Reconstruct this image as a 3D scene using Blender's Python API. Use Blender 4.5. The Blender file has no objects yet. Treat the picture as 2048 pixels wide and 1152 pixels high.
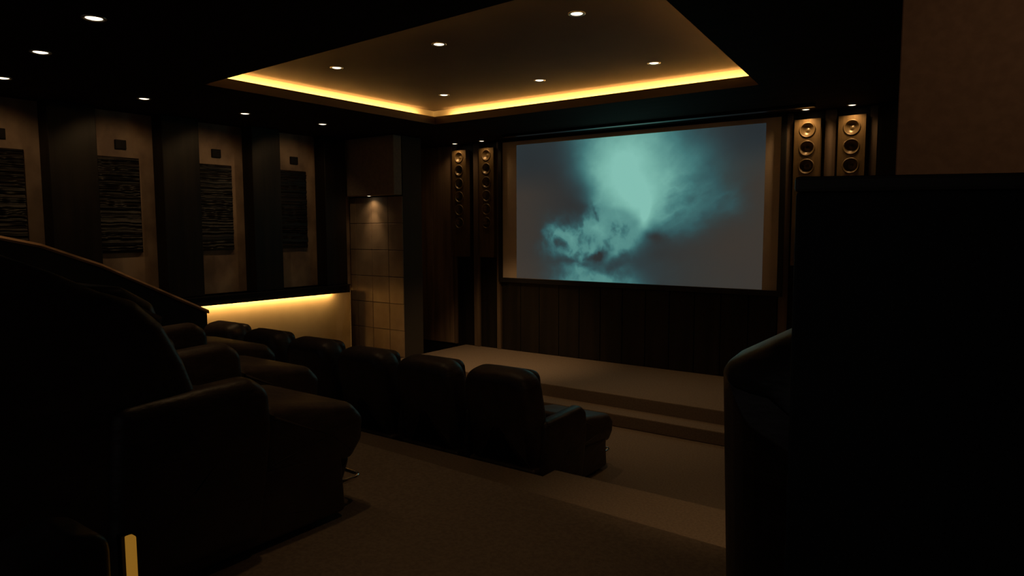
import bpy, bmesh, math, random
import numpy as np
from mathutils import Vector, Matrix
R = math.radians
random.seed(7)
scene = bpy.context.scene
C = scene.collection
CAM_Z = 2.26
SOFFIT, TRAY, LIP = 3.66, 3.88, 3.76
PLAT, LAND, STAGE, STEP = 0.96, 0.40, 0.298, 0.147
WL, WR, WF, WB = -8.7, 1.4, 9.0, -1.2          # inner faces: left, right, front; back edge of floor

# ------------------------------------------------------------------ materials
def mat(name, col, rough=0.6, metal=0.0, spec=0.5, emit=None, estr=1.0):
    m = bpy.data.materials.new(name); m.use_nodes = True
    b = m.node_tree.nodes['Principled BSDF']
    b.inputs['Base Color'].default_value = (*col, 1)
    b.inputs['Roughness'].default_value = rough
    b.inputs['Metallic'].default_value = metal
    b.inputs['Specular IOR Level'].default_value = spec
    if emit:
        b.inputs['Emission Color'].default_value = (*emit, 1)
        b.inputs['Emission Strength'].default_value = estr
    return m

def noisy(m, c1, c2, scale=(5, 5, 5), detail=6, lo=.35, hi=.65, bump=0.0, bscale=None, dist=.01):
    """mix two colours by noise in object space, optional bump"""
    nt = m.node_tree; N = nt.nodes; L = nt.links; b = N['Principled BSDF']
    tc = N.new('ShaderNodeTexCoord'); mp = N.new('ShaderNodeMapping')
    mp.inputs['Scale'].default_value = scale
    L.new(tc.outputs['Object'], mp.inputs['Vector'])
    nz = N.new('ShaderNodeTexNoise'); nz.inputs['Scale'].default_value = 1; nz.inputs['Detail'].default_value = detail
    L.new(mp.outputs['Vector'], nz.inputs['Vector'])
    cr = N.new('ShaderNodeValToRGB')
    cr.color_ramp.elements[0].position = lo; cr.color_ramp.elements[0].color = (*c1, 1)
    cr.color_ramp.elements[1].position = hi; cr.color_ramp.elements[1].color = (*c2, 1)
    L.new(nz.outputs['Fac'], cr.inputs['Fac']); L.new(cr.outputs['Color'], b.inputs['Base Color'])
    if bump:
        n2 = N.new('ShaderNodeTexNoise'); n2.inputs['Scale'].default_value = 1; n2.inputs['Detail'].default_value = 5
        mp2 = N.new('ShaderNodeMapping'); mp2.inputs['Scale'].default_value = bscale or scale
        L.new(tc.outputs['Object'], mp2.inputs['Vector']); L.new(mp2.outputs['Vector'], n2.inputs['Vector'])
        bp = N.new('ShaderNodeBump'); bp.inputs['Strength'].default_value = bump; bp.inputs['Distance'].default_value = dist
        L.new(n2.outputs['Fac'], bp.inputs['Height']); L.new(bp.outputs['Normal'], b.inputs['Normal'])
    return m

M = {}
M['wood'] = noisy(mat('black_stained_wood', (.009, .0075, .006), .5, spec=.25), (.007, .006, .005), (.015, .012, .009), (9, 9, .6), 8, bump=.15, bscale=(40, 40, 1.5))
M['wood_brown'] = noisy(mat('dark_walnut_veneer', (.13, .09, .06), .45, spec=.3), (.09, .062, .042), (.17, .12, .08), (10, 10, .7), 8, bump=.15, bscale=(40, 40, 1.5))
M['wood_spill'] = noisy(mat('spill_lightened_wood', (.25, .17, .11), .5, spec=.3), (.17, .115, .075), (.32, .22, .145), (10, 10, .7), 8, bump=.15, bscale=(40, 40, 1.5))  # lighter than the other wood: speaker lamp spill put into the colour
M['plaster'] = noisy(mat('mottled_plaster', (.3, .22, .17), .8), (.20, .14, .105), (.38, .28, .20), (3.2, 3.2, 2.4), 9, .38, .64, bump=.2, bscale=(9, 9, 9))
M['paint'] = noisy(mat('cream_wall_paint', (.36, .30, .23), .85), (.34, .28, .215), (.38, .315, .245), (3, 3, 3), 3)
M['relief'] = noisy(mat('dark_layered_slate', (.03, .024, .02), .5), (.004, .0035, .003), (.03, .018, .0125), (1.5, 1.5, 34), 6, .48, .78, bump=.4, bscale=(2, 2, 70))
M['tile'] = noisy(mat('stone_tile', (.3, .24, .18), .55), (.26, .2, .15), (.34, .27, .2), (4, 4, 4), 6, bump=.1, bscale=(20, 20, 20))
M['grout'] = mat('tile_backing', (.05, .04, .03), .9)
M['header'] = noisy(mat('brown_fabric', (.26, .2, .16), .9), (.235, .18, .145), (.285, .22, .175), (20, 20, 20), 4)
M['panel_r'] = noisy(mat('taupe_fabric', (.16, .10, .08), .95), (.15, .095, .075), (.18, .115, .09), (18, 18, 18), 4)
M['ceil'] = noisy(mat('brown_painted_ceiling', (.16, .12, .098), .85), (.155, .116, .095), (.17, .128, .104), (2, 2, 2), 4)
M['soffit'] = noisy(mat('black_soffit_veneer', (.02, .014, .011), .85, spec=.04), (.016, .0115, .009), (.023, .016, .0125), (1, 8, 8), 6)
M['lip'] = mat('bronze_brown_lip', (.09, .063, .042), .65, spec=.2)
M['cove'] = mat('pale_cove_paint', (.75, .68, .56), .85)
M['carpet'] = noisy(mat('brown_carpet', (.2, .16, .125), .95, spec=.1), (.175, .135, .105), (.225, .178, .138), (60, 60, 60), 4, bump=.6, bscale=(160, 160, 160))
M['carpet_dark'] = noisy(mat('dark_carpet_riser', (.09, .065, .05), .95, spec=.1), (.08, .055, .042), (.11, .078, .058), (60, 60, 60), 4, bump=.6, bscale=(160, 160, 160))
def leather(name):
    m = noisy(mat(name, (.045, .032, .028), .44, spec=.5), (.035, .025, .022), (.06, .042, .036), (7, 7, 7), 5, bump=.35, bscale=(5, 5, 13), dist=.03)
    return m
M['leather'] = leather('black_leather')
M['leather2'] = leather('black_leather_seat')
M['plastic'] = mat('black_plastic', (.010, .010, .010), .6, spec=.2)
M['black'] = noisy(mat('matte_black_panel', (.012, .012, .012), .6, spec=.3), (.011, .011, .011), (.015, .014, .013), (4, 4, 4), 4)
M['cap'] = noisy(mat('dark_wood_cap', (.05, .036, .025), .4), (.035, .025, .017), (.065, .047, .032), (2, 14, 14), 6)
M['cap2'] = noisy(mat('brown_wood_handrail', (.3, .18, .1), .35), (.18, .105, .055), (.38, .23, .125), (14, 1.5, 14), 6)
M['gloss'] = mat('glossy_black_bar', (.01, .01, .01), .28)
M['chrome'] = mat('chrome', (.85, .83, .8), .12, 1.0)
M['trimring'] = mat('brushed_lamp_ring', (.6, .57, .52), .3, .8)
M['speaker'] = noisy(mat('bronze_speaker_baffle', (.17, .11, .045), .4, .35), (.14, .09, .036), (.2, .13, .055), (30, 30, 3), 5)
M['cone'] = mat('dark_speaker_cone', (.13, .09, .04), .35, .3)
M['surround'] = mat('speaker_surround', (.13, .085, .035), .4, .2)
M['border'] = noisy(mat('screen_border_fabric', (.72, .58, .44), .9), (.7, .56, .42), (.74, .6, .46), (6, 6, 6), 3)
M['lens'] = mat('lit_lamp_lens', (.8, .7, .5), .5, emit=(1.0, .82, .55), estr=3.0)
M['stepglow'] = noisy(mat('amber_step_light', (.3, .2, .05), .5), (.5, .33, .08), (.6, .42, .12), (40, 40, 40), 4)
b = M['stepglow'].node_tree.nodes['Principled BSDF']
b.inputs['Emission Color'].default_value = (.24, .11, .012, 1); b.inputs['Emission Strength'].default_value = .9

# ------------------------------------------------------------------ mesh helpers
def link(name, bm, m, parent=None, smooth=False):
    me = bpy.data.meshes.new(name); bmesh.ops.recalc_face_normals(bm, faces=bm.faces[:]); bm.to_mesh(me); bm.free()
    if smooth:
        for p in me.polygons: p.use_smooth = True
    for mm in (m if isinstance(m, (list, tuple)) else [m]): me.materials.append(mm)
    o = bpy.data.objects.new(name, me); C.objects.link(o)
    if parent: o.parent = parent
    return o
def tag(o, label=None, cat=None, group=None, kind=None):
    if label: o['label'] = label
    if cat: o['category'] = cat
    if group: o['group'] = group
    if kind: o['kind'] = kind
    return o
def empty(name, loc, rz=0, label=None, cat=None, group=None):
    o = bpy.data.objects.new(name, None); C.objects.link(o); o.location = loc; o.rotation_euler.z = rz
    o.empty_display_size = .1
    return tag(o, label, cat, group)
def copy_tree(o, parent=None):
    c = o.copy(); C.objects.link(c)
    if parent: c.parent = parent
    for ch in [k for k in C.objects if k.parent == o]: copy_tree(ch, c)
    return c
def box(bm, x0, x1, y0, y1, z0, z1):
    v = [bm.verts.new(p) for p in ((x0,y0,z0),(x1,y0,z0),(x1,y1,z0),(x0,y1,z0),(x0,y0,z1),(x1,y0,z1),(x1,y1,z1),(x0,y1,z1))]
    for f in ((0,3,2,1),(4,5,6,7),(0,1,5,4),(1,2,6,5),(2,3,7,6),(3,0,4,7)): bm.faces.new([v[i] for i in f])
    return bm
def bbox(*a): return box(bmesh.new(), *a)
def bevelled(bm, w, seg=2):
    bmesh.ops.bevel(bm, geom=bm.edges[:], offset=w, segments=seg, affect='EDGES', profile=.6); return bm
def round_poly(pts, rad, n=5):
    """round the corners of a 2-D polygon; rad may be a list"""
    out = []; k = len(pts)
    for i, p in enumerate(pts):
        r = rad[i] if isinstance(rad, (list, tuple)) else rad
        p = Vector(p); a = (Vector(pts[i-1]) - p); c = (Vector(pts[(i+1) % k]) - p)
        if r < 1e-5: out.append(p); continue
        la, lc = a.length, c.length; a.normalize(); c.normalize()
        ang = a.angle(c); t = min(r / math.tan(ang/2), la*.49, lc*.49)
        p0, p1 = p + a*t, p + c*t
        for j in range(n+1):
            s = j/n; out.append(p0*(1-s)**2 + p*2*s*(1-s) + p1*s*s)
    return out
def slab(bm, poly, t, r, mtx, n=5, puff=0.0, flat=False):
    """extrude a 2-D polygon by t along local z with pillow-rounded rims of radius r"""
    k = len(poly); area = sum(poly[i-1][0]*poly[i][1]-poly[i][0]*poly[i-1][1] for i in range(k))
    s = 1 if area > 0 else -1
    nrm = []
    for i in range(k):
        e1 = (Vector(poly[i]) - Vector(poly[i-1])); e2 = Vector(poly[(i+1) % k]) - Vector(poly[i])
        n1 = Vector((-e1.y, e1.x)); n2 = Vector((-e2.y, e2.x))
        if n1.length: n1.normalize()
        if n2.length: n2.normalize()
        m = n1 + n2; m = m.normalized() if m.length > 1e-6 else n1
        nrm.append(m * s)
    lay = []
    for j in range(n+1):
        a = j/n*math.pi/2; lay.append((r*(1-math.sin(a)), r*(1-math.cos(a))))
    lv = [(ins, z) for ins, z in lay] + [(ins, t - z) for ins, z in reversed(lay)]
    rings = []
    for ins, z in lv:
        rings.append([bm.verts.new(mtx @ Vector((poly[i][0] + nrm[i].x*ins, poly[i][1] + nrm[i].y*ins, z))) for i in range(k)])
    for a, b in zip(rings, rings[1:]):
        for i in range(k): bm.faces.new((a[i-1], a[i], b[i], b[i-1]))
    for ring, z, sg in ((rings[0], 0, -1), (rings[-1], t, 1)):
        if flat: bm.faces.new(ring); continue
        cx = sum((v.co for v in ring), Vector())/k
        inner = [bm.verts.new(cx + (v.co-cx)*.55 + (mtx.to_3x3() @ Vector((0, 0, sg*puff*.7)))) for v in ring]
        cv = bm.verts.new(cx + mtx.to_3x3() @ Vector((0, 0, sg*puff)))
        for i in range(k):
            bm.faces.new((ring[i-1], ring[i], inner[i], inner[i-1])); bm.faces.new((inner[i-1], inner[i], cv))
    return bm
# 2-D (a,b) + extrusion axis helpers
SIDE = lambda x: Matrix(((0,0,1,x),(1,0,0,0),(0,1,0,0),(0,0,0,1)))        # (y,z) polygon extruded along +x from x
FRONT = lambda y: Matrix(((1,0,0,0),(0,0,1,y),(0,1,0,0),(0,0,0,1)))       # (x,z) polygon extruded along +y from y
def lathe(bm, prof, mtx, n=24, cap=False):
    rings = [[bm.verts.new(mtx @ Vector((r*math.cos(2*math.pi*i/n), r*math.sin(2*math.pi*i/n), z))) for i in range(n)] for r, z in prof]
    for a, b in zip(rings, rings[1:]):
        for i in range(n): bm.faces.new((a[i-1], a[i], b[i], b[i-1]))
    if cap: bm.faces.new(rings[-1])
    return bm
def tube(bm, pts, r, n=8):
    pts = [Vector(p) for p in pts]; rings = []
    for i, p in enumerate(pts):
        d = (pts[min(i+1, len(pts)-1)] - pts[max(i-1, 0)]).normalized()
        u = d.orthogonal().normalized() if abs(d.z) > .95 else d.cross(Vector((0, 0, 1))).normalized()
        w = d.cross(u)
        rings.append([bm.verts.new(p + r*(math.cos(2*math.pi*k/n)*u + math.sin(2*math.pi*k/n)*w)) for k in range(n)])
    for a, b in zip(rings, rings[1:]):
        for k in range(n): bm.faces.new((a[k-1], a[k], b[k], b[k-1]))
    bm.faces.new(rings[0]); bm.faces.new(rings[-1]); return bm
def struct(name, bm, m): return tag(link(name, bm, m), kind='structure')

# ------------------------------------------------------------------ room shell
struct('wall_left', bbox(WL-.2, WL, WB, WF+.2, 0, 4.0), [M['plaster']])
struct('wall_front', bbox(WL-.2, WR+.2, WF, WF+.2, 0, 4.0), M['wood'])
struct('wall_right', bbox(WR, WR+.2, WB, WF, 0, 4.0), M['wood'])
struct('floor', bbox(WL, WR, WB, WF, -.1, 0), M['carpet'])
# lit lower part of the left wall is painted
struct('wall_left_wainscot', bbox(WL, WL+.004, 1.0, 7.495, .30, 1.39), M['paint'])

# soffit with the tray opening (corners follow the photo: slightly out of square)
NL, FL, FR = Vector((-6.42, 3.79)), Vector((-6.38, 7.04)), Vector((-2.10, 7.03))
NR = Vector((-1.745, 3.512))
hole = [NL, FL, FR, NR]
outer = [Vector((WL, WB)), Vector((WL, WF)), Vector((WR, WF)), Vector((WR, WB))]
bm = bmesh.new()
for i in range(4):
    j = (i+1) % 4
    bm.faces.new([bm.verts.new((p.x, p.y, SOFFIT)) for p in (outer[i], outer[j], hole[j], hole[i])])
bmesh.ops.remove_doubles(bm, verts=bm.verts[:], dist=1e-4)
struct('ceiling', bm, M['soffit'])
def offs(d):
    c = sum(hole, Vector((0, 0)))/4
    out = []
    for i in range(4):
        p = hole[i]; e1 = (p - hole[i-1]).normalized(); e2 = (hole[(i+1) % 4] - p).normalized()
        n1 = Vector((-e1.y, e1.x)); n2 = Vector((-e2.y, e2.x))
        if n1.dot(p - c) < 0: n1 = -n1
        if n2.dot(p - c) < 0: n2 = -n2
        m = (n1 + n2).normalized(); out.append(p + m*(d/max(.3, m.dot(n1))))
    return out
LIPT = .022; COVE = .20
bm = bmesh.new()
def ring(pts, z): return [bm.verts.new((p.x, p.y, z)) for p in pts]
r0 = ring(hole, SOFFIT); r1 = ring(hole, LIP); r2 = ring(offs(LIPT), LIP); r3 = ring(offs(LIPT), LIP-.05); r4 = ring(offs(COVE), LIP-.05)
for a, b2 in ((r0, r1), (r1, r2), (r2, r3), (r3, r4)):
    for i in range(4): bm.faces.new((a[i-1], a[i], b2[i], b2[i-1]))
struct('trim_1', bm, M['lip'])
bm = bmesh.new()
r4 = ring(offs(COVE), LIP-.05); r5 = ring(offs(COVE), TRAY)
for i in range(4): bm.faces.new((r4[i-1], r4[i], r5[i], r5[i-1])).material_index = 1
bm.faces.new(r5)
struct('ceiling_tray', bm, [M['ceil'], M['cove']])

LED = (1.0, .54, .14)
WARM = (1.0, .60, .27)
def area(name, loc, rot, sx, sy, power, col=LED, parent=None):
    l = bpy.data.lights.new(name, 'AREA'); l.shape = 'RECTANGLE'; l.size = sx; l.size_y = sy; l.energy = power; l.color = col
    o = bpy.data.objects.new(name, l); C.objects.link(o); o.location = loc; o.rotation_euler = rot
    if parent: o.parent = parent
    return o
def spot(name, loc, target, size, blend, power, col=WARM, rad=.03):
    l = bpy.data.lights.new(name, 'SPOT'); l.energy = power; l.color = col; l.spot_size = R(size); l.spot_blend = blend; l.shadow_soft_size = rad
    o = bpy.data.objects.new(name, l); C.objects.link(o); o.location = loc
    o.rotation_euler = (Vector(target) - Vector(loc)).to_track_quat('-Z', 'Y').to_euler()
    return o
# cove light lines lie in the slot behind the lip, pointing up
cm = offs(.13); COVE_P = 5.2
for i in range(4):
    j = (i+1) % 4; a, b2 = cm[i], cm[j]; d = (b2-a); Ln = d.length - .5; mid = (a+b2)/2; ang = math.atan2(d.y, d.x)
    out_ = Vector((d.y, -d.x)).normalized()
    if out_.dot(mid - Vector((-4.2, 5.3))) < 0: out_ = -out_
    zx = -Vector((out_.x*.85, out_.y*.85, .53)).normalized(); xx = Vector((d.x, d.y, 0)).normalized(); yx = zx.cross(xx)
    area('cove_light', (mid.x, mid.y, LIP-.03), Matrix((xx, yx, zx)).transposed().to_euler(), Ln, .03, COVE_P*Ln)

# left wall: pilasters, ledge
pil = [(-1.2, -.02), (.72, 1.21), (1.94, 2.44), (3.18, 3.672), (4.416, 4.891), (5.647, 6.095), (6.87, 7.27)]
for i, (a, b2) in enumerate(pil):
    struct('trim_%d' % (i+2), bevelled(bbox(WL, -8.46, a, b2, 1.404, SOFFIT), .006, 1), M['wood'])
bm = bbox(WL+.005, -8.42, .5, 7.27, 1.306, 1.404); box(bm, WL+.005, -8.40, .5, 7.27, 1.385, 1.404)
box(bm, -8.45, -8.42, .5, 7.27, 1.276, 1.306)
struct('trim_20', bm, M['wood'])
la = area('ledge_light', (-8.63, 3.98, 1.296), Matrix(((-.5, 0, .866), (0, -1, 0), (.866, 0, .5))).to_euler(), .016, 6.3, 62)
bm = bmesh.new()
lo_ = [bm.verts.new((x_, y_, 0)) for x_, y_ in ((-8.43, 7.272), (-8.695, 7.498), (-8.695, 7.515), (-8.418, 7.280))]
hi_ = [bm.verts.new((v_.co.x, v_.co.y, 1.278)) for v_ in lo_]
for q in range(4): bm.faces.new((lo_[q-1], lo_[q], hi_[q], hi_[q-1]))
bm.faces.new(hi_); struct('trim_21', bm, M['paint'])  # added splayed panel, edge-on to the view, keeps ledge light off the tiles

# ------------------------------------------------------------------ wall decoration on the left wall
panels = [(2.44, 3.18), (3.672, 4.416), (4.891, 5.647), (6.095, 6.87)]
# true panel width runs behind the pilaster edge
names = ['at the left picture edge', 'second from the left edge', 'third from the left edge', 'nearest the tile column']
TW = [(-.40, .215), (-.395, .215), (-.395, .215), (-.40, .215)]
def relief(y0, y1, z0, z1):
    bm = bmesh.new(); ny, nz = 34, 110
    rnd = random.Random(int(y0*100)); rows = []
    h = [rnd.random() for _ in range(nz+1)]
    ph = [rnd.random()*6 for _ in range(6)]
    G = []; WLp = WL+.003
    for k in range(nz+1):
        row = []
        for j in range(ny+1):
            u = j/ny; y = y0 + (y1-y0)*u
            w = .35*math.sin(3*u+ph[0]+k*.06) + .3*math.sin(7*u+ph[1]-k*.11) + .2*math.sin(13*u+ph[2]+k*.2)
            kk = k + w*1.2; k0 = int(math.floor(kk)) % (nz+1); fr = kk - math.floor(kk)
            d = .030 + .028*(h[k0]*(1-fr) + h[(k0+1) % (nz+1)]*fr)
            edge = 0 < k < nz and 0 < j < ny
            row.append(bm.verts.new((WLp + (d if edge else .022), y, z0 + (z1-z0)*k/nz)))
        G.append(row)
    for k in range(nz):
        for j in range(ny): bm.faces.new((G[k][j], G[k][j+1], G[k+1][j+1], G[k+1][j]))
    box(bm, WLp, WL+.025, y0, y1, z0, z1)
    return bm
for i, (a, b2) in enumerate(panels):
    cy = [2.75, 3.975, 5.205, 6.43][i]; cp = [2.80, 4.03, 5.255, 6.49][i]
    hw = .26 if i else .27
    t = tag(link('art_panel', relief(cy-hw, cy+hw, CAM_Z-.275, CAM_Z+.865), M['relief']),
            'dark panel of rippled horizontal layers ' + names[i], 'wall panel', 'rippled wall panels')
    g = empty('wall_plate', (WL, cp, CAM_Z+1.015), 0, 'small dark square plate above the rippled panel ' + names[i], 'wall plate', 'square wall plates')
    link('plate', bevelled(bbox(0, .03, -.064, .064, -.054, .054), .004, 1), M['plastic'], g)
    bm = bmesh.new()
    for q in range(7): box(bm, .03, .034, -.054, .054, -.046+q*.014, -.040+q*.014)
    link('grille_slats', bm, M['black'], g)

# ------------------------------------------------------------------ downlights
def downlight_proto():
    g = empty('downlight', (0, 0, 0))
    bm = bmesh.new()
    lathe(bm, [(.047, .0), (.047, -.003), (.062, -.008), (.070, -.004), (.070, .0)], Matrix())
    link('trim_ring', bm, M['trimring'], g, True)
    bm = bmesh.new(); lathe(bm, [(.047, -.002), (.030, -.007), (.012, -.010), (.001, -.0105)], Matrix(), cap=True)
    link('lamp_lens', bm, M['lens'], g, True)
    return g
DL = downlight_proto(); first = [True]
def downlight(x, y, z, label, group, sc=1.0):
    o = DL if first[0] else copy_tree(DL); first[0] = False
    o.location = (x, y, z); o.scale = (sc,)*3
    tag(o, label, 'ceiling light', group); return o
# tray ceiling: two rows of three
tl = [(-5.60, 4.73), (-4.18, 4.68), (-2.76, 4.65), (-5.68, 6.44), (-4.29, 6.44), (-2.95, 6.455)]
tn = ['left lamp of the nearer row in the lit ceiling tray', 'middle lamp of the nearer row in the lit ceiling tray', 'right lamp of the nearer row in the ceiling tray',
      'left lamp of the far row, by the glowing tray corner', 'middle lamp of the far row above the screen in the ceiling tray', 'right lamp of the far row, toward the right end of the tray']
TRAY_P = 85
for (x, y), n in zip(tl, tn):
    downlight(x, y, TRAY, n, 'downlights in the ceiling tray', .95)
    spot('tray_spot', (x, y, TRAY-.03), (x-(.55 if x == -5.68 else 0), y+(1.75 if x == -5.68 else .75 if y > 6 else 0), 0), 56 if x == -5.68 else 78, 1.0, TRAY_P*({-5.68: 2.9, -4.29: .5, -2.95: .44}[x] if y > 6 else .07))
# soffit along the left wall
sl = [(-7.61, 3.80, 'first of the three leading away along the left wall'), (-7.61, 5.00, 'second of the three leading away along the left wall'), (-7.545, 6.11, 'last of the three along the left wall, nearest the tile column'),
      (-7.62, 2.52, 'at the left edge of the picture, lowest of the slanting three'), (-6.29, 2.348, 'in the middle of the slanting three at upper left'), (-5.01, 2.197, 'highest and largest of the slanting three at upper left')]
WASH_P = 8.5
for k, (x, y, n) in enumerate(sl):
    downlight(x, y, SOFFIT, 'round black-ceiling downlight ' + n, 'downlights in the black soffit', 1.0 if k < 3 else 1.1)
    if x < -7:
        spot('wash_spot', (x, y, SOFFIT-.03), (WL, y+.15, 2.2), 102, .5, WASH_P)
        spot('rail_spot', (x, y, SOFFIT-.03), (x-.12, y, 0), 50, .9, 26)
    else:
        spot('wash_spot', (x, y, SOFFIT-.03), (x, y, 0), 80, .8, 12)
# the slanting row goes on over the right half of the platform
for x, y in ((-3.72, 2.05), (-2.44, 1.92), (-1.16, 1.80)):
    spot('row_spot', (x, y, SOFFIT-.03), (x, y+.5, 0), 74, .8, 11)
spot('aisle_spot', (-.95, 3.40, SOFFIT-.03), (-1.15, 4.1, 0), 60, .9, 75)
spot('pier_fill', (.35, 2.9, SOFFIT-.03), (.2, 4.6, 2.5), 125, .8, 16)  # added lamp without a fitting, out of view, brightens the right return wall
# above the speakers
sp = [(-7.54, 8.80, 'over the leftmost speaker column'), (-6.965, 8.79, 'over the speaker column left of the screen'), (-2.075, 8.80, 'over the speaker column right of the screen'), (-1.575, 8.80, 'over the rightmost speaker column')]
SPK_P = [5.5, 4.2, 12.5, 9.5]
for k, (x, y, n) in enumerate(sp):
    downlight(x, y, SOFFIT, 'small bright downlight in the black soffit ' + n, 'downlights above the speakers', .8)
    spot('speaker_spot', (x, y, SOFFIT-.03), (x, y, 2.4), 140, 1.0, SPK_P[k])

# ------------------------------------------------------------------ tile column and its header (left corner)
COLY = 7.53
g = empty('tiled_pier', (-8.1, COLY, 0), 0, 'tiled wall pier between the glowing left wall and the dark wood wall', 'pier')
def P(x, y, z): return (x+8.1, y-COLY, z)
def lbox(x0, x1, y0, y1, z0, z1, bm=None): return box(bm or bmesh.new(), x0+8.1, x1+8.1, y0-COLY, y1-COLY, z0, z1)
link('backing', lbox(WL+.006, -7.50, COLY+.012, 7.95, 0, SOFFIT-.005), M['grout'], g)
xs = [WL+.006, -8.541, -8.185, -7.813, -7.50]; zs = [CAM_Z+.09+.412*k for k in range(1, -6, -1)] + [.0]
zs = [CAM_Z + v for v in (.50, .09, -.322, -.734, -1.146, -1.558, -1.97)] + [0]
bm = bmesh.new()
for i in range(4):
    for k in range(len(zs)-1):
        b1 = bbox(xs[i]+8.1+.003, xs[i+1]+8.1-.003, 0, .012, zs[k+1]+.004, zs[k]-.004)
        bevelled(b1, .003, 1); me = bpy.data.meshes.new('t'); b1.to_mesh(me); b1.free(); bm.from_mesh(me); bpy.data.meshes.remove(me)
link('tile_face', bm, M['tile'], g)
bm = lbox(WL+.006, -7.50, 7.36, COLY, CAM_Z+.515, SOFFIT-.005); bevelled(bm, .008, 1)
link('header', bm, M['header'], g)
downlight(-8.11, 7.425, CAM_Z+.515, 'small downlight under the header of the tiled column', 'downlight in the tiled niche', .75)
spot('niche_spot', (-8.12, 7.40, CAM_Z+.49), (-8.11, 7.45, .6), 66, 1.0, 9.0, rad=.015)
spot('niche_spill', (-8.12, 7.42, CAM_Z+.49), (-8.11, 7.5, 2.0), 135, 1.0, 2.6, rad=.015)

# dark wood boards on the front wall
bm = bmesh.new()
def board(x0, x1, z0=.30, z1=SOFFIT-.004, d=.03): 
    b1 = bbox(x0+.004, x1-.004, WF-d, WF, z0, z1); bevelled(b1, .004, 1); me = bpy.data.meshes.new('t'); b1.to_mesh(me); b1.free(); bm.from_mesh(me); bpy.data.meshes.remove(me)
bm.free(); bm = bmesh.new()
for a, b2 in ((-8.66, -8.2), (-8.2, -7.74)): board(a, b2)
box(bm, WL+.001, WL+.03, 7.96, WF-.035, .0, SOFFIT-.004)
struct('trim_22', bm, M['wood_spill'])
bm = bmesh.new()
for a, b2 in ((-7.72, -7.66), (-7.28, -7.16), (-6.80, -6.72), (-2.37, -2.25), (-1.89, -1.76), (-1.41, -1.32)): board(a, b2, .30, SOFFIT-.004, .05)
struct('trim_23', bm, M['wood_brown'])
bm = bmesh.new()
x = -6.7
while x < -2.4:
    board(x, x+.36, .30, CAM_Z-.86, .03); x += .36
struct('trim_24', bm, M['wood'])

# ------------------------------------------------------------------ speakers
def speaker(x0, x1, ztop, zbot, dz0, dzs, label):
    cx = (x0+x1)/2; w = x1-x0
    g = empty('speaker_column', (cx, WF, zbot), 0, label, 'speaker', 'tall speaker columns')
    h = ztop-zbot; D = .10
    link('cabinet', bbox(-w/2, w/2, -.055, -.002, 0, h), M['speaker'], g)
    # baffle with a round hole per driver
    r = .083; bm = bmesh.new(); NA = 32
    cz = [dz0 - dzs*k - zbot for k in range(6)]
    cuts = [h] + [(cz[k]+cz[k+1])/2 for k in range(5)] + [0]
    for k in range(6):
        zc = cz[k]; zu, zl = cuts[k]-zc, cuts[k+1]-zc
        inn, outr = [], []
        for q in range(NA):
            a_ = 2*math.pi*q/NA + math.pi/NA; c_, s_ = math.cos(a_), math.sin(a_)
            t_ = min((w/2)/abs(c_), (zu if s_ > 0 else -zl)/abs(s_))
            inn.append(bm.verts.new((r*c_, -D, zc+r*s_))); outr.append(bm.verts.new((t_*c_, -D, zc+t_*s_)))
        for q in range(NA): bm.faces.new((inn[q-1], inn[q], outr[q], outr[q-1]))
        # square corners
        for sx_, z_ in ((1, zu), (-1, zu), (-1, zl), (1, zl)):
            near = sorted(outr, key=lambda v_: (v_.co.x-sx_*w/2)**2 + (v_.co.z-zc-z_)**2)[:2]
            e_x = [v_ for v_ in near if abs(abs(v_.co.x)-w/2) < 1e-5]; 
            if len(e_x) == 1:
                bm.faces.new((near[0], near[1], bm.verts.new((sx_*w/2, -D, zc+z_))))
    for x_a, x_b, z_a, z_b in ((-w/2, -w/2, 0, h), (w/2, w/2, 0, h), (-w/2, w/2, h, h), (-w/2, w/2, 0, 0)):
        if x_a == x_b: P4 = ((x_a, -D, z_a), (x_a, -.055, z_a), (x_a, -.055, z_b), (x_a, -D, z_b))
        else: P4 = ((x_a, -D, z_a), (x_b, -D, z_a), (x_b, -.055, z_a), (x_a, -.055, z_a))
        bm.faces.new([bm.verts.new(p_) for p_ in P4])
    link('baffle', bm, M['speaker'], g)
    for z in cz:
        m = Matrix.Translation((0, -D, z)) @ Matrix.Rotation(R(90), 4, 'X')
        bm = bmesh.new(); lathe(bm, [(r+.010, 0), (r+.010, .004), (r+.002, .008), (r-.006, .004), (r-.008, -.006)], m, 28)
        d = link('driver', bm, M['surround'], g, True)
        bm = bmesh.new(); lathe(bm, [(r-.008, -.006), (.058, -.028), (.036, -.040), (.030, -.042), (.018, -.034), (.001, -.030)], m, 24, True)
        link('cone', bm, M['cone'], d, True)
    return g
ZT = CAM_Z+1.30
speaker(-7.69, -7.39, ZT, 1.80, CAM_Z+1.185, .2175, 'leftmost bronze speaker column with round drivers, next to the dark wood wall')
speaker(-7.115, -6.815, ZT, 1.80, CAM_Z+1.185, .2175, 'bronze speaker column with round drivers just left of the screen')
speaker(-2.222, -1.925, ZT, 1.80, CAM_Z+1.172, .2175, 'bronze speaker column with round drivers just right of the screen')
speaker(-1.732, -1.44, ZT, 1.80, CAM_Z+1.160, .2195, 'rightmost bronze speaker column, brightest lit, beside the black pier')

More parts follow.
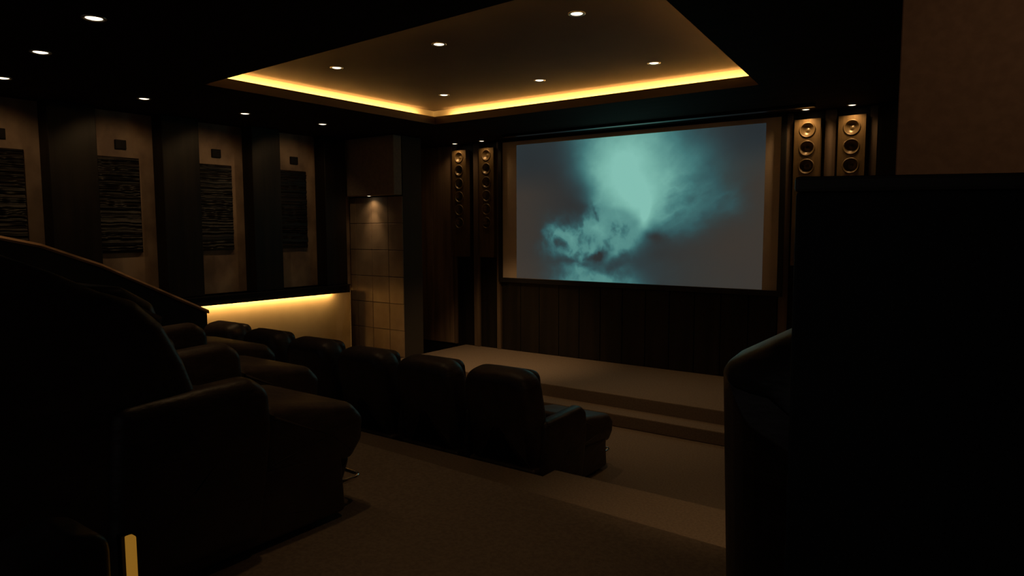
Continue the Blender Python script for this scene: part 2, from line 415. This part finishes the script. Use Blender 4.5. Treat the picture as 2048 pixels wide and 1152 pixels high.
# ------------------------------------------------------------------ projection screen
SX0, SX1, SZ0, SZ1 = -6.67, -2.378, CAM_Z-.783, CAM_Z+1.365
PX0, PX1, PZ0, PZ1 = -6.396, -2.57, CAM_Z-.779, CAM_Z+1.306
g = empty('projection_screen', ((SX0+SX1)/2, WF, SZ0), 0, 'large lit projection screen showing teal smoke clouds', 'screen')
gx, gz = (SX0+SX1)/2, SZ0
def sb(x0, x1, z0, z1, d0, d1, bm=None): return box(bm or bmesh.new(), x0-gx, x1-gx, -d1, -d0, z0-gz, z1-gz)
bm = sb(SX0-.06, SX0, SZ0-.07, SZ1+.05, .0, .09); sb(SX1, SX1+.06, SZ0-.07, SZ1+.05, .0, .09, bm)
sb(SX0, SX1, SZ0-.07, SZ0, .0, .09, bm); sb(SX0, SX1, SZ1, SZ1+.03, .0, .09, bm)
link('frame', bm, M['black'], g)
link('border', sb(SX0, SX1, SZ0, SZ1, .02, .05), M['border'], g)

def fbm(u, v, seed, octv=6, base=3.0, aspect=1.8):
    rng = np.random.RandomState(seed); out = np.zeros_like(u); amp = 1; tot = 0; f = base
    for o in range(octv):
        nx, ny = int(f*aspect)+3, int(f)+3
        g_ = rng.rand(ny+1, nx+1)
        X = np.clip((u*.9+.05)*f*aspect, 0, nx-1.001); Y = np.clip((v*.9+.05)*f, 0, ny-1.001)
        xi = X.astype(int); yi = Y.astype(int); fx = X-xi; fy = Y-yi
        fx = fx*fx*(3-2*fx); fy = fy*fy*(3-2*fy)
        val = (g_[yi, xi]*(1-fx)+g_[yi, xi+1]*fx)*(1-fy) + (g_[yi+1, xi]*(1-fx)+g_[yi+1, xi+1]*fx)*fy
        out += amp*(val-.5); tot += amp; amp *= .55; f *= 2
    return out/tot*2
TG = np.array([
 [.05,.06,.12,.42,.72,.84,.70,.42,.16,.05,.03],
 [.03,.03,.10,.46,.86,1.02,.84,.60,.30,.10,.03],
 [.00,.00,.05,.38,.86,1.06,.92,.67,.40,.15,.03],
 [.00,.00,.00,.14,.72,1.06,.98,.60,.40,.22,.02],
 [.00,.02,.05,.08,.48,.88,.84,.52,.35,.25,.05],
 [.00,.05,.40,.55,.57,.57,.42,.32,.17,.06,.00],
 [.00,.10,.34,.50,.44,.40,.08,.05,.04,.00,.00],
 [.00,.05,.12,.36,.16,.12,.08,.06,.04,.02,.00],
 [.00,.06,.34,.60,.62,.42,.15,.06,.05,.03,.02]])
def bicubic(G, u, v):
    ny, nx = G.shape; X = np.clip(u, 0, 1)*(nx-1); Y = np.clip(v, 0, 1)*(ny-1)
    xi = np.minimum(X.astype(int), nx-2); yi = np.minimum(Y.astype(int), ny-2); fx = X-xi; fy = Y-yi
    def wts(f): return (-.5*f+f*f-.5*f**3, 1-2.5*f*f+1.5*f**3, .5*f+2*f*f-1.5*f**3, -.5*f*f+.5*f**3)
    wx, wy = wts(fx), wts(fy); out = 0
    for j in range(4):
        yj = np.clip(yi+j-1, 0, ny-1); row = 0
        for i in range(4): row = row + wx[i]*G[yj, np.clip(xi+i-1, 0, nx-1)]
        out = out + wy[j]*row
    return out
def picture(u, v):
    """smoke picture: u to the right, v downwards, 0..1 -> linear rgb"""
    w1, w2 = fbm(u, v, 3, 6, 4), fbm(u, v, 4, 6, 4)
    f1, f2, f3 = fbm(u, v, 5, 6, 6), fbm(u, v, 6, 6, 9), fbm(u, v, 8, 5, 12)
    sm = lambda a, b, x: np.clip((x-a)/(b-a), 0, 1)**2*(3-2*np.clip((x-a)/(b-a), 0, 1))
    low = sm(.40, .62, v - .25*(u-.45))*(1-sm(.46, .60, u))*(1-.5*sm(.84, .95, v))   # where the smoke is torn up
    arm = sm(.56, .68, u)*sm(.20, .45, v)                                            # soft cloud bank on the right
    a = .014 + .050*low + .030*arm
    t = bicubic(TG, u + a*w1 + .010*(low+arm)*f2, v + a*1.7*w2 + .018*(low+arm)*f1)
    ridg = np.clip(1-np.abs(fbm(u+.05*w1, v+.08*w2, 11, 6, 5))*3.0, 0, 1)
    rid2 = np.clip(1-np.abs(fbm(u+.04*w2, v+.07*w1, 12, 6, 9))*3.0, 0, 1)
    rid3 = np.clip(1-np.abs(fbm(u*.8+.5*v+.04*w2, v*.9-.35*u+.06*w1, 15, 6, 6))*2.6, 0, 1)
    def gs(cx, cy, sx, sy, rot=0, k=1.0):
        U = u + k*(.030*w1 + .012*f2); V = v + k*(.055*w2 + .02*f1); c, s = math.cos(R(rot)), math.sin(R(rot)); dx = (U-cx)*1.8; dy = V-cy
        p = (c*dx+s*dy)/sx; q = (-s*dx+c*dy)/sy; return np.exp(-(p*p+q*q))
    smoke = low*np.clip(t*2.2, 0, 1)
    t = t + smoke*(.28*ridg + .22*rid2 - .22 + .18*f3)
    # separate wisps
    t += .30*gs(.205, .655, .028, .075, -50) + .30*gs(.255, .70, .045, .05, 0) + .26*gs(.36, .60, .05, .09, -25)
    t += .30*gs(.40, .70, .055, .09, -30) + .34*gs(.46, .80, .10, .035, -38) + .30*gs(.30, .83, .022, .075, 10) + .24*gs(.345, .79, .09, .020, -42)
    t += .22*gs(.50, .685, .10, .05, -40) + .20*gs(.42, .60, .05, .11, 30)
    t += .22*gs(.22, .80, .10, .030, 22) + .20*gs(.25, .93, .13, .030, 14) + .16*gs(.42, .97, .16, .028, 9)
    t -= .26*gs(.385, .825, .075, .035, -10) + .16*gs(.34, .50, .06, .06, 0) + .14*gs(.30, .89, .08, .022, 10)
    t -= .22*gs(.605, .685, .08, .035, 8) + .18*gs(.385, .55, .014, .085, -20) + .12*gs(.455, .60, .02, .05, -35)
    t += .34*gs(.567, .575, .045, .11, 14, .5)
    # cloud texture in the fan and the bank
    t += np.clip(t*1.6, 0, 1)*(1-.75*sm(.72, .95, t))*(.13*(rid3-.45)*(.35+arm) + .10*f1 + .05*f2) + .03*f3*np.clip(t, .1, 1)
    t += .045*f1*sm(.05, .3, t+.12)
    t -= .75*sm(.1, .5, low)*np.maximum(t-.62, 0) + .05*arm*sm(.2, .5, t)
    t = np.clip(t, 0, 1.0)
    stops = [0, .12, .3, .5, .7, .9, 1.0]
    cols = np.array([(45, 48, 49), (46, 62, 66), (50, 84, 88), (66, 117, 117), (92, 148, 142), (118, 178, 166), (131, 192, 179)])/255.
    rgb = np.stack([np.interp(t, stops, cols[:, k]) for k in range(3)], -1)
    veil = np.clip(sm(.50, .92, u)*sm(.05, .4, v) + sm(.30, .02, u)*sm(.12, .4, v), 0, 1)*np.clip(1-t*3.2, 0, 1)
    rgb = rgb*(1-veil[..., None]) + veil[..., None]*np.array((58, 53, 48))/255.
    dk = np.clip(sm(.76, .98, u)*sm(.26, .02, v) + .6*sm(.40, .08, u)*sm(.42, .05, v), 0, 1)*np.clip(1-t*1.8, 0, 1)
    rgb = rgb*(1-dk[..., None]) + dk[..., None]*np.array((37, 44, 48))/255.
    return np.where(rgb <= .04045, rgb/12.92, ((rgb+.055)/1.055)**2.4)
NX, NY = 480, 270
me = bpy.data.meshes.new('picture')
uu, vv = np.meshgrid(np.linspace(0, 1, NX+1), np.linspace(0, 1, NY+1))
co = np.stack([PX0-gx+(PX1-PX0)*uu, np.full_like(uu, -.052), PZ1-gz-(PZ1-PZ0)*vv], -1).reshape(-1, 3)
idx = np.arange((NX+1)*(NY+1)).reshape(NY+1, NX+1)
fc = np.stack([idx[:-1, :-1], idx[1:, :-1], idx[1:, 1:], idx[:-1, 1:]], -1).reshape(-1, 4)
me.from_pydata(co.tolist(), [], fc.tolist())
at = me.color_attributes.new('picture', 'FLOAT_COLOR', 'POINT')
rgba = np.ones(((NX+1)*(NY+1), 4), np.float32); rgba[:, :3] = picture(uu, vv).reshape(-1, 3)
at.data.foreach_set('color', rgba.ravel())
pm = mat('projected_picture', (.05, .05, .05), .9, spec=0)
an = pm.node_tree.nodes.new('ShaderNodeVertexColor'); an.layer_name = 'picture'
pm.node_tree.links.new(an.outputs['Color'], pm.node_tree.nodes['Principled BSDF'].inputs['Emission Color'])
pm.node_tree.nodes['Principled BSDF'].inputs['Emission Strength'].default_value = .97
me.materials.append(pm)
po = bpy.data.objects.new('picture', me); C.objects.link(po); po.parent = g
po['label'] = 'glowing teal smoke picture'
# glossy bar along the soffit above the screen
bm = bbox(-6.3, -1.9, 8.42, 8.52, SOFFIT-.035, SOFFIT); bevelled(bm, .008, 2)
struct('trim_25', bm, M['gloss'])

# ------------------------------------------------------------------ stage, platform, steps
g = empty('stage', (-3.0, 8.1, 0), 0, 'low carpeted stage with two steps under the screen', 'stage')
bm = bbox(-7.495+3, WR+2.9, 7.25-8.1, WF-8.1-.005, 0, STAGE); link('stage_deck', bevelled(bm, .012, 2), M['carpet'], g)
bm = bbox(-7.495+3, WR+2.9, 6.965-8.1, 7.25-8.1, 0, STEP); link('stage_step', bevelled(bm, .012, 2), M['carpet'], g)
bm = bbox(WL+.01, -7.56, 6.9, 7.52, 0, .30)
tag(link('side_plinth', bevelled(bm, .01, 1), M['carpet_dark']), 'dark plinth at the foot of the tiled column', 'plinth')
# raised seating platform (front edge bows very slightly) and the steps down
def bowed(x0, x1, yb, yf, z0, z1, bow=.0, n=24, skew=0):
    bm = bmesh.new(); top = []; bot = []
    for k in range(n+1):
        x = x0+(x1-x0)*k/n; s = (x-(x0+x1)/2)/((x1-x0)/2)
        y = yf + skew*(x+3) + bow*(s*s)
        top.append(bm.verts.new((x, y, z1))); bot.append(bm.verts.new((x, y, z0)))
    bt = [bm.verts.new((x1, yb, z1)), bm.verts.new((x0, yb, z1))]; bb = [bm.verts.new((x1, yb, z0)), bm.verts.new((x0, yb, z0))]
    bm.faces.new(top+bt); bm.faces.new(list(reversed(bot+bb)))
    for k in range(n): bm.faces.new((top[k], top[k+1], bot[k+1], bot[k]))
    bm.faces.new((top[-1], bt[0], bb[0], bot[-1])); bm.faces.new((bt[0], bt[1], bb[1], bb[0])); bm.faces.new((bt[1], top[0], bot[0], bb[1]))
    return bm
tag(link('seating_platform', bowed(-7.70, WR-.01, WB, 2.79, 0, PLAT, 0, 24, -.037), M['carpet']), 'carpeted raised seating platform under the near recliners', 'platform')
g = empty('aisle_steps', (-1.0, 2.79, 0), 0, 'carpeted steps leading down from the seating platform beside the front row', 'steps')
def sbx(x0, x1, y0, y1, z): return bevelled(bbox(x0+1, x1+1, y0-2.79, y1-2.79, 0, z), .012, 2)
bm = bmesh.new(); n = 24; tv = []; bv = []
for k in range(n+1):
    x = -7.70+(WR+7.69)*k/n; ya, yb = 2.795-.037*(x+3)-2.79, 4.24-2.79
    tv.append((bm.verts.new((x+1, ya, LAND)), bm.verts.new((x+1, yb, LAND))))
    bv.append((bm.verts.new((x+1, ya, 0)), bm.verts.new((x+1, yb, 0))))
for k in range(n):
    bm.faces.new((tv[k][0], tv[k+1][0], tv[k+1][1], tv[k][1])); bm.faces.new((tv[k][1], tv[k+1][1], bv[k+1][1], bv[k][1])); bm.faces.new((tv[k][0], tv[k+1][0], bv[k+1][0], bv[k][0]))
for k in (0, n): bm.faces.new((tv[k][0], tv[k][1], bv[k][1], bv[k][0]))
link('landing', bm, M['carpet'], g)
for y0, y1, z in ((4.24, 4.42, LAND), (4.24, 4.74, LAND*2/3), (4.24, 5.06, LAND/3)):
    link('step', sbx(-2.80, WR-.01, y0+.001, y1, z), M['carpet'], g)

# ------------------------------------------------------------------ recliners
def make_recliner(back_deg=13, reclined=False, name='recliner', shoulder=False):
    g = empty(name, (0, 0, 0))
    W = .70
    # base skirt
    bm = slab(bmesh.new(), round_poly([(.10, .03), (1.19, .03), (1.17, .32), (.10, .34)], .03, 3), .68, .025, SIDE(-.34))
    link('base', bm, M['leather'], g, True)
    for sx in (-.27, .27):
        for sy in (.2, 1.0): link('foot', bbox(sx-.04, sx+.04, sy-.04, sy+.04, 0, .05), M['plastic'], g)
    # seat cushion
    bm = slab(bmesh.new(), round_poly([(.22, .30), (.80, .30), (.82, .50), (.24, .47)], .07, 4), .54, .06, SIDE(-.27), puff=.01)
    link('seat_cushion', bm, M['leather2'], g, True)
    # leg rest: thick padded block in front, with a lower flap
    bm = slab(bmesh.new(), round_poly([(.76, .30), (1.24, .25), (1.31, .33), (1.32, .44), (1.25, .515), (.78, .60)], [.05, .05, .06, .06, .08, .05], 4), .68, .06, SIDE(-.34), puff=.01)
    fr = link('leg_rest', bm, M['leather2'], g, True)
    bm = slab(bmesh.new(), round_poly([(1.08, .10), (1.19, .10), (1.26, .26), (1.10, .30)], .03, 3), .60, .03, SIDE(-.30))
    link('leg_rest_flap', bm, M['leather'], fr, True)
    # chrome foot bar looping out of the front
    half = [(.30, 1.06), (.30, 1.25), (.297, 1.275), (.288, 1.297), (.272, 1.312), (.25, 1.318), (.10, 1.322)]
    pts = [(x_, y_, .15) for x_, y_ in half] + [(-x_, y_, .15) for x_, y_ in reversed(half)]
    link('foot_bar', tube(bmesh.new(), pts, .010, 8), M['chrome'], g, True)['label'] = 'chrome foot bar'
    # arms
    for sx in (-1, 1):
        prof = round_poly([(.16, .08), (.74, .08), (.80, .50), (.79, .67), (.71, .73), (.20, .71)], [.03, .05, .05, .09, .08, .06], 5)
        bm = slab(bmesh.new(), prof, .13, .05, SIDE(-.385 if sx < 0 else .255), puff=.008)
        link('armrest', bm, M['leather'], g, True)
    # back
    if not reclined:
        poly = round_poly([(-W/2+.015, .30), (W/2-.015, .30), (W/2, .78), (W/2-.015, 1.17), (-W/2+.015, 1.17), (-W/2, .78)], [.05, .05, .3, .21, .21, .3], 8)
        if shoulder: poly = round_poly([(-W/2-.02, .30), (W/2+.02, .30), (W/2+.02, 1.08), (W/2-.12, 1.165), (0, 1.20), (-W/2+.12, 1.165), (-W/2-.02, 1.085)], [.05, .05, .03, .2, .2, .2, .03], 7)
        m = Matrix.Translation((0, .36, .30)) @ Matrix.Rotation(R(back_deg), 4, 'X') @ Matrix.Translation((0, -.36, -.30))
        bm = slab(bmesh.new(), poly, .25, .10, m @ FRONT(.13), 7, puff=.012)
        bk = link('backrest', bm, M['leather'], g, True)
        poly = round_poly([(-.25, .84), (.25, .84), (.26, 1.12), (-.26, 1.12)], .09, 6)
        bm = slab(bmesh.new(), poly, .12, .05, m @ FRONT(.33), 5, puff=.015)
        link('head_cushion', bm, M['leather2'], bk, True)
    else:
        prof = round_poly([(.30, .30), (.56, .42), (.515, .70), (.47, .83), (.40, .97), (.31, 1.06), (.20, 1.10), (.08, 1.165), (-.10, 1.245), (-.26, 1.27), (-.38, 1.20), (-.36, .80), (-.22, .32), (.10, .22)], .06, 4)
        bm = slab(bmesh.new(), prof, W, .05, SIDE(-W/2), 6, flat=True)
        bk = link('backrest', bm, M['leather'], g, True)
        prof = round_poly([(.30, 1.00), (.44, .92), (.40, 1.04), (.30, 1.105), (.18, 1.12), (.12, 1.06)], .05, 4)
        bm = slab(bmesh.new(), prof, .58, .05, SIDE(-.29), 5, flat=True)
        link('head_cushion', bm, M['leather2'], bk, True)
    return g
GF = 'front row recliners'; GN = 'near row recliners'
proto = make_recliner(10)
SC = [(1, 1.13, .99)]*3 + [(1, 1.13, 1.01), (.97, 1.08, 1.03), (.94, 1.08, 1.05)]
row = [(-3.355, 4.34, 'black leather recliner at the aisle end of the front row, chrome foot bar showing'),
       (-4.16, 4.34, 'black leather recliner second from the aisle in the front row'),
       (-4.965, 4.34, 'black leather recliner third from the aisle in the front row'),
       (-5.757, 4.34, 'black leather recliner fourth from the aisle in the front row'),
       (-6.55, 4.34, 'black leather recliner fifth from the aisle, in front of the glowing wall'),
       (-7.352, 4.34, 'black leather recliner farthest from the aisle, beside the sloped handrail end')]
for k, (x, y, n) in enumerate(row):
    o = proto if k == 0 else copy_tree(proto)
    o.location = (x, y, 0); o.scale = SC[k]
    tag(o, n, 'recliner', GF)
a = make_recliner(reclined=True); a.location = (-2.73, .83, PLAT)
tag(a, 'large reclined black leather chair in the left foreground with folded headrest', 'recliner', GN)
o = nb = make_recliner(36); o.location = (-3.56, 1.24, PLAT); tag(o, 'black leather recliner right behind the large foreground chair, armrest showing', 'recliner', GN)
o = copy_tree(nb); o.location = (-4.42, 1.56, PLAT); tag(o, 'black leather recliner farthest left in the near row, by the sloped handrail', 'recliner', GN)
o = make_recliner(6, shoulder=True); o.location = (-.032, 1.05, PLAT); tag(o, 'black leather recliner at the right, partly hidden by the black partition', 'recliner', GN)

# ------------------------------------------------------------------ sloped half wall with handrail
g = empty('sloped_parapet', (-7.84, 2.5, 0), 0, 'dark half wall with a sloping wooden handrail along the left aisle', 'parapet')
ry = [(-.3, 2.23), (2.45, 2.20), (2.785, 2.118), (3.06, 2.007), (3.34, 1.895), (4.487, CAM_Z-.957)]
poly = [(y-2.5, z-.03) for y, z in ry]; poly = [(poly[0][0], 0)] + poly + [(poly[-1][0], 0)]
bm = bmesh.new()
f = [bm.verts.new((0.0, p[0], p[1])) for p in poly]; bk = [bm.verts.new((.10, p[0], p[1])) for p in poly]
bm.faces.new(f); bm.faces.new(list(reversed(bk)))
for i in range(len(poly)): bm.faces.new((f[i-1], f[i], bk[i], bk[i-1]))
link('panel', bm, M['black'], g)
bm = bmesh.new(); sec = [(-.02, -.03), (.12, -.03), (.125, -.01), (.115, .012), (-.015, .012), (-.025, -.01)]
rings = []
for y, z in ry[:-1] + [(4.503, CAM_Z-.964)]: rings.append([bm.verts.new((sx, y-2.5, z+sz)) for sx, sz in sec])
for a_, b_ in zip(rings, rings[1:]):
    for i in range(6): bm.faces.new((a_[i-1], a_[i], b_[i], b_[i-1]))
bm.faces.new(rings[0]); bm.faces.new(list(reversed(rings[-1])))
link('handrail', bm, M['cap2'], g)['label'] = 'brown wooden handrail'

# ------------------------------------------------------------------ right side: partition, pier, far panel
g = empty('partition', (-.1965, .8, PLAT+.003), R(23), 'tall black partition with a dark wood cap filling the right foreground', 'partition')
def mitred(x0, y0, y1, z0, z1):
    bm = bmesh.new(); pl = [(x0, y0), (1.3, y0), (1.3, y1), (x0+(y1-y0)*.36, y1)]
    lo_ = [bm.verts.new((p[0], p[1], z0)) for p in pl]; hi_ = [bm.verts.new((p[0], p[1], z1)) for p in pl]
    for q in range(4): bm.faces.new((lo_[q-1], lo_[q], hi_[q], hi_[q-1]))
    bm.faces.new(hi_); bm.faces.new(lo_); return bevelled(bm, .004, 2)
link('panel', mitred(0, 0, .03, 0, CAM_Z+.036-PLAT), M['black'], g)
link('cap', mitred(-.002, -.003, .033, CAM_Z+.036-PLAT, CAM_Z+.053-PLAT), M['cap'], g)
struct('wall_right_return', bevelled(bbox(-.580, WR-.005, 4.6, 7.0, .40, SOFFIT-.005), .006, 1), M['panel_r'])
bm = bbox(-1.30, -.90, WF-.2, WF-.055, STAGE+.002, SOFFIT-.004)
struct('trim_26', bm, M['wood'])

# lower-left foreground: small dark console with a glowing step-light strip beside it
g = empty('side_console', (-1.48, .46, PLAT), 0, 'dark side console in the bottom left corner', 'side table')
m = Matrix.Translation((0, 0, 0))
prof = round_poly([(-.20, 0), (.17, 0), (.17, .675), (.10, .695), (-.16, .60)], [.01, .01, .05, .03, .03], 4)
bm = slab(bmesh.new(), prof, .17, .015, SIDE(-.17), 3); link('body', bm, M['leather'], g, True)
g = empty('light_strip', (-1.48, .672, PLAT), 0, 'narrow amber light strip standing behind the side console', 'light')
link('diffuser', bevelled(bbox(-.022, .0, -.008, .008, 0, .652), .004, 2), M['stepglow'], g)
link('housing', bbox(-.042, -.022, -.014, .014, 0, .652), M['plastic'], g)

# ------------------------------------------------------------------ world, camera, view
w = bpy.data.worlds.new('dim_room'); scene.world = w; w.use_nodes = True
w.node_tree.nodes['Background'].inputs['Color'].default_value = (1.0, .95, .92, 1)
w.node_tree.nodes['Background'].inputs['Strength'].default_value = .03
cam = bpy.data.cameras.new('camera'); co_ = bpy.data.objects.new('camera', cam); C.objects.link(co_)
cam.sensor_width = 36; cam.lens = 1383.03/2048*36; cam.clip_start = .02
yaw, pitch, roll = R(35.95), R(4.89), R(-.16)
fw = Vector((-math.sin(yaw)*math.cos(pitch), math.cos(yaw)*math.cos(pitch), -math.sin(pitch)))
r_ = Vector((math.cos(yaw), math.sin(yaw), 0)); u_ = r_.cross(fw)
r2_ = math.cos(roll)*r_ + math.sin(roll)*u_; u2_ = -math.sin(roll)*r_ + math.cos(roll)*u_
co_.matrix_world = Matrix((( r2_.x, u2_.x, -fw.x, 0), (r2_.y, u2_.y, -fw.y, 0), (r2_.z, u2_.z, -fw.z, CAM_Z), (0, 0, 0, 1)))
scene.camera = co_
vs = scene.view_settings
scene.display_settings.display_device = 'sRGB'
vs.view_transform = 'Standard'; vs.look = 'None'; vs.exposure = 0.0; vs.gamma = 1.0; vs.use_curve_mapping = False
